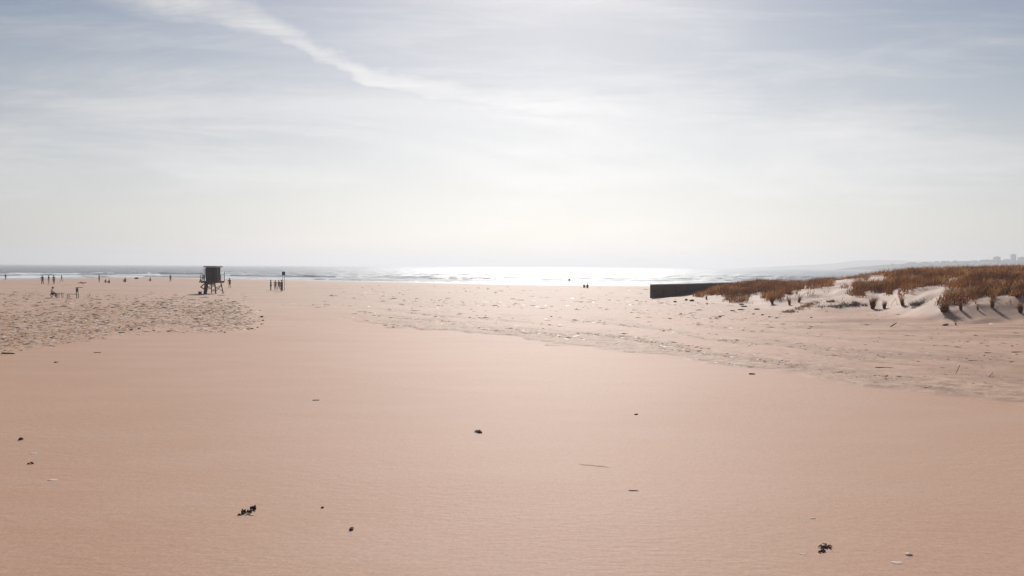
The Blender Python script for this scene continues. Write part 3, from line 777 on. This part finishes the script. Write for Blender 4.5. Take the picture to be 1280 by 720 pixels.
# swash
sw = 7 + 9 * (fbm(X2 / 26, Y2 * 0, 3, 81) - .5)
foam = np.maximum(foam, (1 - sstep(sw - 2, sw + 1.5, DD)) * .75)
brk = [(18, 4, 60, .28, .36), (36, 6, 75, .45, .40), (60, 9, 90, .6, .42), (92, 11, 110, .65, .46), (135, 14, 130, .65, .52), (190, 16, 150, .6, .58)]
for q, (dc, wob, sx, amp, th) in enumerate(brk):
    c = dc + wob * 2 * (fbm(X2 / sx, X2 * 0 + q, 3, 90 + q) - .5)
    a = sstep(th - .12, th + .10, fbm(X2 / (sx * .7), X2 * 0 + 9 + q, 3, 120 + q))
    t = (DD - c)
    prof = np.where(t < 0, np.exp(-(t / 1.3) ** 2), np.exp(-(t / 5.0) ** 2))
    z = z + amp * (.25 + .75 * a) * prof
    g = sstep(th - .02, th + .14, fbm(X2 / (sx * .5), X2 * 0 + 5 + q, 4, 140 + q))
    foam = np.maximum(foam, g * np.where(t < 0, np.exp(-(t / 8.5) ** 2), np.exp(-(t / 2.0) ** 2)) * .98)
sw2 = (fbm(X2 / 60, Y2 / 14, 3, 160) - .5) * 1.0 + (fbm(X2 / 6, Y2 / 5, 3, 161) - .5) * 1.3
z = z + sw2 * sstep(12, 80, DD) * (1 - sstep(700, 1500, DD)) * .8
cap = sstep(.735, .80, fbm(X2 / 30, Y2 / 7, 4, 170)) * sstep(60, 120, DD) * (1 - sstep(500, 800, DD)) * .7
foam = np.maximum(foam, cap)
nr, ncn = X2.shape
i, k = np.meshgrid(np.arange(nr - 1), np.arange(ncn - 1), indexing='ij')
FQ = np.stack([i * ncn + k, i * ncn + k + 1, (i + 1) * ncn + k + 1, (i + 1) * ncn + k], -1).reshape(-1, 4)
sm = mesh_np('sea', np.stack([X2, Y2, z], -1).reshape(-1, 3), FQ, [M['sea']], None, {'foam': foam.ravel()})
tag(link('sea', sm), kind='structure')

# ------------------------------------------------------------------ headlands
def headland(name, Yc, depth, U, H, seed, nseg):
    us = np.linspace(U[0], U[-1], nseg); vs = np.linspace(-1, 1, 25)
    vv, hu = np.meshgrid(vs, us, indexing='ij')
    h = np.interp(hu, U, H); X = hu * Yc; Y = Yc + vv * depth
    prof = np.where(vv < 0, sstep(-1, -.1, vv), 1 - .3 * sstep(0, 1, vv))
    Z = SEA_Z - 1 + (h + 1) * prof * (.85 + .3 * fbm(X / (Yc * .02), Y / (Yc * .02), 4, seed))
    nr, ncn = X.shape
    i, k = np.meshgrid(np.arange(nr - 1), np.arange(ncn - 1), indexing='ij')
    Fq = np.stack([i * ncn + k, i * ncn + k + 1, (i + 1) * ncn + k + 1, (i + 1) * ncn + k], -1).reshape(-1, 4)
    me = mesh_np(name, np.stack([X, Y, Z], -1).reshape(-1, 3), Fq, [M['land']])
    tag(link(name, me), kind='structure')
    return lambda uu, dv=0.: SEA_Z - 1 + (np.interp(uu, U, H) + 1) * (sstep(-1, -.1, np.array(dv)) if dv < 0 else 1.) * .9
headland('far_hills', 5200, 500, np.array([.30, .36, .40, .44, .48, .54, .64, 1.0, 1.6]), np.array([0, 22, 34, 58, 54, 50, 48, 60, 70]), 201, 300)
hz = headland('headland', 2500, 260, np.array([.44, .48, .52, .56, .60, .64, .8, 1.6]), np.array([0, 18, 23, 27, 31, 32, 36, 40]), 202, 300)

def far_trees():
    V, Fc, b = [], [], 0
    for q in range(520):
        uu = random.uniform(.47, .95); Yt = 2500 + random.uniform(-160, 30); s = random.uniform(3, 7.5)
        zt = float(hz(uu, (Yt - 2500) / 260)) + s * .3
        v, f = lump_np('t', s * 1.6, s * 1.5, s * 1.6, q, 0., .5)
        V.append(v + np.array([uu * 2500, Yt, zt])); Fc.append(f + b); b += len(v)
    me = mesh_np('far_wood', np.concatenate(V), np.concatenate(Fc), [M['tree']])
    tag(link('far_wood', me), 'hazy scrub and trees covering the distant headland', 'woodland', None, 'stuff')
far_trees()

def building(px, w, h, dpt, mat, label, rows, colsn, gable=False, lift=0.):
    uu = (px - 640) / F; Yb = 2420.; zb = float(hz(uu, -.35)) - 4 + lift
    B = thing('building', (uu * Yb, Yb, zb), R(random.uniform(-12, 12)), label, 'building', 'buildings on the distant headland')
    MB().box((-w / 2, -dpt / 2, 0), (w / 2, dpt / 2, h)).build('wall', mat, B)
    if gable:
        m = MB(); m.v = [(-w / 2 - .5, -dpt / 2 - .5, h + .01), (w / 2 + .5, -dpt / 2 - .5, h + .01), (w / 2 + .5, dpt / 2 + .5, h + .01), (-w / 2 - .5, dpt / 2 + .5, h + .01), (-w / 2, 0, h + 3.2), (w / 2, 0, h + 3.2)]
        m.f = [[0, 1, 5, 4], [2, 3, 4, 5], [1, 2, 5], [3, 0, 4], [3, 2, 1, 0]]; m.build('roof', M['roof_tile'], B)
    else:
        MB().box((-w / 2 - .3, -dpt / 2 - .3, h + .01), (w / 2 + .3, dpt / 2 + .3, h + .7)).box((-w * .15, -2, h + .71), (w * .15, 2, h + 2.8)).build('roof', mat, B)
    for a in range(rows):
        for c in range(colsn):
            cx = -w / 2 + w * (c + .5) / colsn; cz = h * (a + .5) / rows
            MB().box((cx - w / colsn * .3, -dpt / 2 - .12, cz - 1), (cx + w / colsn * .3, -dpt / 2 - .02, cz + 1)).build('window', M['window'], B)
building(1245.5, 13, 19, 14, M['grey_wall'], 'grey apartment block, left of the tall ones on the hazy headland', 5, 3, lift=4)
building(1266, 11, 27, 12, M['grey_wall'], 'slender grey tower block, tallest on the hazy headland', 7, 2, lift=3)
building(1258.5, 17, 10, 14, M['white_wall'], 'bright white building between the two grey blocks on the headland', 3, 4, lift=5)
building(1237, 11, 8, 10, M['white_wall'], 'low white house at the foot of the headland, left of the grey block', 2, 3, True, lift=-9)
building(1277, 20, 17, 14, M['grey_wall'], 'wide grey block cut by the right picture edge on the headland', 5, 5, lift=4)
building(1218, 15, 7, 11, M['white_wall'], 'long low pale house on the headland ridge, left of the white building', 2, 4, True, lift=4)
building(1203, 14, 6, 10, M['grey_wall'], 'low grey house in the middle of the headland ridge', 2, 3, True, lift=4)
building(1184, 9, 8, 9, M['white_wall'], 'small pale house standing alone toward the low end of the headland', 2, 2, True, lift=4)

# ------------------------------------------------------------------ dune grass
def blades(n, X, Y, Z, L, wdt, lean, tone, seed):
    """n curved two-segment blades -> verts, faces, tone"""
    rg = np.random.default_rng(seed)
    a = rg.uniform(0, 2 * math.pi, n); ln = lean * rg.uniform(.3, 1.2, n)
    dx, dy = np.cos(a) * ln + .18, np.sin(a) * ln
    pa = rg.uniform(0, math.pi, n); wx, wy = np.cos(pa) * wdt, np.sin(pa) * wdt
    P0 = np.stack([X, Y, Z - .03], -1)
    P1 = P0 + np.stack([dx * L * .35, dy * L * .35, L * .58], -1)
    P2 = P0 + np.stack([dx * L, dy * L, L * (1 - .28 * ln)], -1)
    Wv = np.stack([wx, wy, np.zeros(n)], -1)
    V = np.stack([P0 - Wv, P0 + Wv, P1 - Wv * .8, P1 + Wv * .8, P2], 1).reshape(-1, 3)
    b = np.arange(n)[:, None] * 5
    q = np.concatenate([b, b + 1, b + 3, b + 2], 1); t = np.concatenate([b + 2, b + 3, b + 4], 1)
    return V, q, t, np.repeat(tone, 5)

def inpoly(px, py, poly):
    r = np.zeros(px.shape, bool); j = len(poly) - 1
    for i_ in range(len(poly)):
        xi, yi = poly[i_]; xj, yj = poly[j]
        c = ((yi > py) != (yj > py)) & (px < (xj - xi) * (py - yi) / (yj - yi + 1e-9) + xi)
        r ^= c; j = i_
    return r
PA = [(866, 369), (888, 363), (903, 357), (930, 353), (1000, 354), (1003, 363), (980, 366), (974, 379), (958, 378), (950, 368), (940, 370), (928, 381), (908, 376), (900, 368), (884, 371)]
PB = [(1060, 368), (1068, 358), (1095, 353), (1120, 345), (1150, 340), (1300, 334), (1400, 330), (1400, 376), (1290, 374), (1265, 372), (1250, 366), (1246, 378), (1238, 380), (1231, 368), (1216, 379), (1206, 378), (1198, 384), (1184, 387), (1174, 384), (1172, 368),
      (1188, 360), (1158, 358), (1140, 364), (1128, 372), (1124, 362), (1112, 368), (1090, 366), (1078, 371)]
PC = [(1004, 363), (1010, 354), (1022, 350), (1040, 349), (1042, 357), (1030, 362)]
PD = [(1044, 350), (1060, 346), (1085, 345), (1085, 349), (1060, 351)]

def grass_mass():
    N = 640000
    u = RNG.uniform(.2, 1.0, N); Y = RNG.uniform(56, 135, N); X = u * Y
    Z = ground(X, Y); b = np.interp(u, D_U, D_B); c = np.interp(u, D_U, D_C)
    px, py = project(X, Y, Z)
    patch = fbm(X / 2.4, Y / 2.4, 3, 301); fine = fbm(X / .7, Y / .7, 2, 302)
    px = px + 16 * (fbm(X / 2.0, Y / 2.6, 3, 310) - .5); py = py + 13 * (fbm(X / 1.5, Y / 2.2, 3, 311) - .5)
    dn = np.where(inpoly(px, py, PA), 1., 0.) + np.where(inpoly(px, py, PB), 1., 0) + np.where(inpoly(px, py, PC), .55, 0) + np.where(inpoly(px, py, PD), .4, 0)
    tt = (Y - b) / (c - b)
    dn = np.maximum(dn, np.where(u > .24, .30 * sstep(.60, .72, fbm(X / .9, Y / 1.3, 3, 312)) * sstep(.12, .22, tt) * (1 - sstep(.5, .7, tt)) * sstep(.40, .60, fbm(X / 6, Y / 6, 2, 313)), 0))
    hole = (((px - 1188) / 16) ** 2 + ((py - 351) / 3) ** 2 < 1) | (((px - 1253) / 12) ** 2 + ((py - 352) / 2) ** 2 < 1)
    dn = np.where(hole, .02, dn)
    dn = np.where((Y > c + 6) & (u > .25), np.maximum(dn, .25), dn)
    dn = dn * (.35 + .65 * sstep(.30, .48, patch)) * (.5 + .5 * sstep(.3, .55, fine))
    keep = RNG.random(N) < dn * .62
    keep &= (Y > b + 3) & (Y < c + 24 + 14 * sstep(.4, .52, u))
    X, Y, Z = X[keep], Y[keep], Z[keep]; patch = patch[keep]; n = len(X)
    L = RNG.uniform(.30, 1.0, n) * (.7 + .6 * sstep(.35, .7, patch))
    tone = np.clip(RNG.random(n) * .55 + (fbm(X / 1.3, Y / 1.8, 3, 303) - .5) * 1.9 + .28, 0, 1)
    V, q, t, tn = blades(n, X, Y, Z, L, .022, .75, tone, 5)
    me = mesh_np('dune_grass', V, [q, t], [M['grass']], None, {'tone': tn}, smooth=False)
    tag(link('dune_grass', me), 'dense rust-brown beach grass covering the dune crests', 'grass', None, 'stuff')
    return n
print('blades', grass_mass())

def tuft_mesh(n, rad, L, lean, seed, mat):
    rg = np.random.default_rng(seed); parts = []; base = 0
    for c in range(7):
        k = int(n / 7 * rg.uniform(.5, 1.6)); cx, cy = rg.uniform(-.75, .75) * rad, rg.uniform(-.9, .9) * rad; hgt = L * rg.uniform(.35, 1.1)
        r = rad * .5 * np.sqrt(rg.random(k)); a = rg.uniform(0, 6.283, k)
        V, q, t, tn = blades(k, cx + r * np.cos(a), cy + r * np.sin(a), np.full(k, -.05), hgt * rg.uniform(.35, 1.1, k), .011, lean * rg.uniform(.5, 1.4), np.clip(rg.random(k) * .8 + rg.uniform(-.1, .3), 0, 1), seed * 9 + c)
        parts.append((V, q + base, t + base, tn)); base += len(V)
    return mesh_np('grass_tuft', np.concatenate([p[0] for p in parts]), [np.concatenate([p[1] for p in parts]), np.concatenate([p[2] for p in parts])], [M[mat]], None, {'tone': np.concatenate([p[3] for p in parts])}, smooth=False)
TM = {'grass': [tuft_mesh(420, .10, .95, .50, s_, 'grass') for s_ in (1, 2, 5)], 'straw': [tuft_mesh(420, .10, .95, .60, s_, 'straw') for s_ in (3, 4, 8)],
      'green': [tuft_mesh(300, .45, .5, .9, 6, 'green')], 'purple': [tuft_mesh(320, .45, .6, .8, 7, 'purple')]}
G4 = 'grass tufts standing alone on the dune slope'
for q, (px, py, k, hp, wp, lab) in enumerate([
    (1090, 386, 'grass', 21, .75, 'tall rust-brown tuft, left of the upright pair on the bare dune slope'),
    (1105.5, 386, 'grass', 15, .7, 'narrow rust-brown tuft, right of the upright pair on the bare dune slope'),
    (1128.5, 382, 'straw', 17, .7, 'tall straw-yellow tuft beside grey-green plants, left of the grass bulge'),
    (1150, 381, 'green', 10, 1.5, 'low grey-green tuft on pale sand just left of the grass bulge'),
    (1181, 389, 'straw', 24, 1.3, 'largest straw-brown tuft, at the foot of the grass bulge with a wide shadow'),
    (1201, 388, 'grass', 14, .7, 'dark brown tuft just right of the largest straw tuft'),
    (1222, 388, 'straw', 14, .5, 'thin straw tuft between two brown ones on the right slope'),
    (1240, 385, 'straw', 20, .7, 'orange-straw tuft with a long shadow on the right slope'),
    (1275, 391, 'grass', 18, .9, 'dark rust tuft at the right picture edge'),
    (966, 380, 'grass', 13, 1.0, 'brown tuft hanging low under the left dune grass'),
    (987, 381.5, 'grass', 13, .6, 'narrow dark tuft on pale sand, left of two below the dune crest'),
    (998.5, 378, 'straw', 12, .7, 'orange tuft on pale sand, right of two below the dune crest'),
    (1072, 381.5, 'purple', 6, 1.6, 'low dark purplish bush on the open dune slope'),
    (1195, 407, 'grass', 5, .9, 'tiny dark tuft on the bare sand at the dune foot'),
    (883, 374, 'grass', 6, .9, 'small brown tuft where sand meets the buried wall'),
    (884, 381, 'straw', 5, .6, 'single thin straw tuft on bare sand below the wall'),
    (1272, 372, 'straw', 12, 1.4, 'straw tuft above the dark one at the right picture edge')]):
    x, y, z = hit(px, py)
    o = link('grass_tuft', TM[k][q % len(TM[k])], None, (x, y, z)); s = hp * y / F / .95 if k in ('grass', 'straw') else hp * y / F / .5
    o.scale = (s * wp, s * wp, s); o.rotation_euler = (0, 0, q * 1.7)
    tag(o, lab, 'grass tuft', G4)

def creeping(name, pts, n, label, mat, seed):
    """straggling runner plants across the slope"""
    rg = np.random.default_rng(seed); X, Y, Z = [], [], []
    P = [hit(*p) for p in pts]
    f = rg.random(n) * (len(P) - 1); i_ = f.astype(int); fr = f - i_
    A = np.array(P)[i_]; B = np.array(P)[i_ + 1]
    X = A[:, 0] + (B - A)[:, 0] * fr + rg.normal(0, .22, n); Y = A[:, 1] + (B - A)[:, 1] * fr + rg.normal(0, .5, n)
    kp = fbm(X / .5, Y / .8, 2, seed) > .46; X, Y = X[kp], Y[kp]; n = len(X)
    V, q, t, tn = blades(n, X, Y, ground(X, Y), rg.uniform(.12, .34, n), .022, 1.0, rg.random(n), seed)
    tag(link(name, mesh_np(name, V, [q, t], [M[mat]], None, {'tone': tn}, smooth=False)), label, 'plant', None, 'stuff')
creeping('creeping_plants', [(981, 391), (1000, 386), (1022, 379), (1035, 377), (1048, 382)], 1700, 'straw-coloured creeping plants trailing up the open dune slope', 'straw', 401)
creeping('ground_cover', [(1022, 384), (1048, 384), (1060, 381), (1072, 379)], 700, 'thin dark ground cover on the open slope under the bush', 'green', 402)

# ------------------------------------------------------------------ haze
bx = MB().box((-52000, -400, -4), (52000, 27500, 95))
nh = NT('haze_air'); pv = nh.n('ShaderNodeVolumePrincipled')
pv.inputs['Color'].default_value = (.82, .82, .835, 1); pv.inputs['Density'].default_value = .00036; pv.inputs['Anisotropy'].default_value = .48
nh.l(pv.outputs[0], nh.out.inputs['Volume'])
hz_o = bx.build('haze', nh.m); tag(hz_o, 'pale sea haze over beach and water', 'haze', None, 'stuff')

# ------------------------------------------------------------------ sun and sky
SUN_EL, SUN_AZ = 33.0, 2.5            # degrees; azimuth to the right of straight ahead
sd = Vector((math.sin(R(SUN_AZ)) * math.cos(R(SUN_EL)), math.cos(R(SUN_AZ)) * math.cos(R(SUN_EL)), math.sin(R(SUN_EL))))
sl = bpy.data.lights.new('sun', 'SUN'); sl.energy = 5.0; sl.angle = R(.53); sl.color = (1, .965, .925)
so = bpy.data.objects.new('sun', sl); COL.objects.link(so); so.rotation_euler = sd.to_track_quat('Z', 'Y').to_euler()

W = bpy.data.worlds.new('World'); SC.world = W; W.use_nodes = True
class WT(NT):
    def __init__(s): s.t = W.node_tree; s.t.nodes.clear()
w = WT()
out = w.n('ShaderNodeOutputWorld'); bg = w.n('ShaderNodeBackground'); w.l(bg.outputs[0], out.inputs[0])
sky = w.n('ShaderNodeTexSky', sky_type='NISHITA'); sky.sun_disc = False
sky.sun_elevation = R(SUN_EL); sky.sun_rotation = R(SUN_AZ); sky.altitude = 0; sky.air_density = 1.0; sky.dust_density = 1.0; sky.ozone_density = 2.4
tc = w.n('ShaderNodeTexCoord'); sp = w.n('ShaderNodeSeparateXYZ'); w.l(tc.outputs['Generated'], sp.inputs[0])
yy = w.math('MAXIMUM', w.math('ABSOLUTE', sp.outputs[1]), .05)
U = w.math('DIVIDE', sp.outputs[0], yy); Vv = w.math('DIVIDE', sp.outputs[2], yy)
def cvec(su, sv, off=0.):
    c = w.n('ShaderNodeCombineXYZ'); w.l(w.math('MULTIPLY', U, su), c.inputs[0]); w.l(w.math('MULTIPLY', Vv, sv), c.inputs[1]); c.inputs[2].default_value = off
    return c.outputs[0]
def curve(x, pts):
    f = w.n('ShaderNodeFloatCurve'); w.l(x, f.inputs['Value']); cm = f.mapping.curves[0]
    cm.points[0].location = pts[0]; cm.points[1].location = pts[-1]
    for p in pts[1:-1]: cm.points.new(*p)
    f.mapping.update(); return f.outputs[0]
# the long bent streak of cirrus
un = w.math('MULTIPLY_ADD', U, 1 / 1.3, .5)     # u -0.65..0.65 -> 0..1
def PX(x): return ((x - 640) / F) / 1.3 + .5
def VY(y): return (334 - y) / F
vc = curve(un, [(PX(0), .48), (PX(190), VY(-10)), (PX(275), VY(18)), (PX(345), VY(46)), (PX(405), VY(74)), (PX(475), VY(102)), (PX(560), VY(122)), (PX(660), VY(135)), (PX(800), VY(146)), (PX(1280), VY(150))])
wd = curve(un, [(0, .06), (PX(190), .038), (PX(290), .020), (PX(360), .012), (PX(420), .010), (PX(520), .012), (PX(620), .016), (PX(800), .03), (1, .05)])
wig = w.math('MULTIPLY', w.math('SUBTRACT', w.noise(cvec(9, 16), 1, 6, .62), .5), .055)
dv = w.math('ADD', w.math('SUBTRACT', Vv, vc), wig)
rel = w.math('DIVIDE', dv, wd)
up = w.ss(rel, 2.6, .0); lo = w.ss(rel, -1.5, -.1)
strand = w.ss(w.noise(cvec(5, 40, 3.), 1, 6, .65, .6), .25, .65, .45, 1.)
fade = w.ss(U, .75, -.05)
streak = w.math('MULTIPLY', w.math('MULTIPLY', up, lo), w.math('MULTIPLY', strand, fade))
# thin veil and broken bands
b1 = w.ss(w.noise(cvec(1.6, 9, 1.), 1, 7, .6, .5), .44, .72)
b2 = w.ss(w.noise(cvec(4.5, 34, 7.), 1, 6, .62, .4), .46, .74)
low = w.ss(Vv, .36, .10)
veil = w.math('MULTIPLY_ADD', low, .46, w.math('MULTIPLY', b1, .32))
veil = w.math('MULTIPLY_ADD', w.math('MULTIPLY', b2, w.ss(Vv, .03, .16)), .18, veil)
cl = w.math('MAXIMUM', veil, w.math('MULTIPLY', streak, .85), clamp=True)
above = w.ss(sp.outputs[2], -.02, .02)
cl = w.math('MULTIPLY', w.math('MULTIPLY', cl, above), w.ss(sp.outputs[1], -.2, .3))
lum = w.n('ShaderNodeRGBToBW'); w.l(sky.outputs[0], lum.inputs[0])
CLOUD_GAIN = w.n('ShaderNodeCombineColor')
for q, g in enumerate((1.16, 1.145, 1.14)): w.l(w.math('MULTIPLY_ADD', lum.outputs[0], g * .97, 5.0 * g), CLOUD_GAIN.inputs[q])
w.l(w.mix(cl, sky.outputs[0], CLOUD_GAIN.outputs[0]), bg.inputs[0])
bg.inputs[1].default_value = .071

SC.view_settings.view_transform = 'Standard'; SC.view_settings.look = 'None'
SC.view_settings.exposure = -.44; SC.view_settings.gamma = 1
SC.render.engine = 'CYCLES'
cy = SC.cycles
cy.use_denoising = True; cy.max_bounces = 6; cy.volume_bounces = 1; cy.transparent_max_bounces = 8
cy.sample_clamp_indirect = 6; cy.sample_clamp_direct = 0
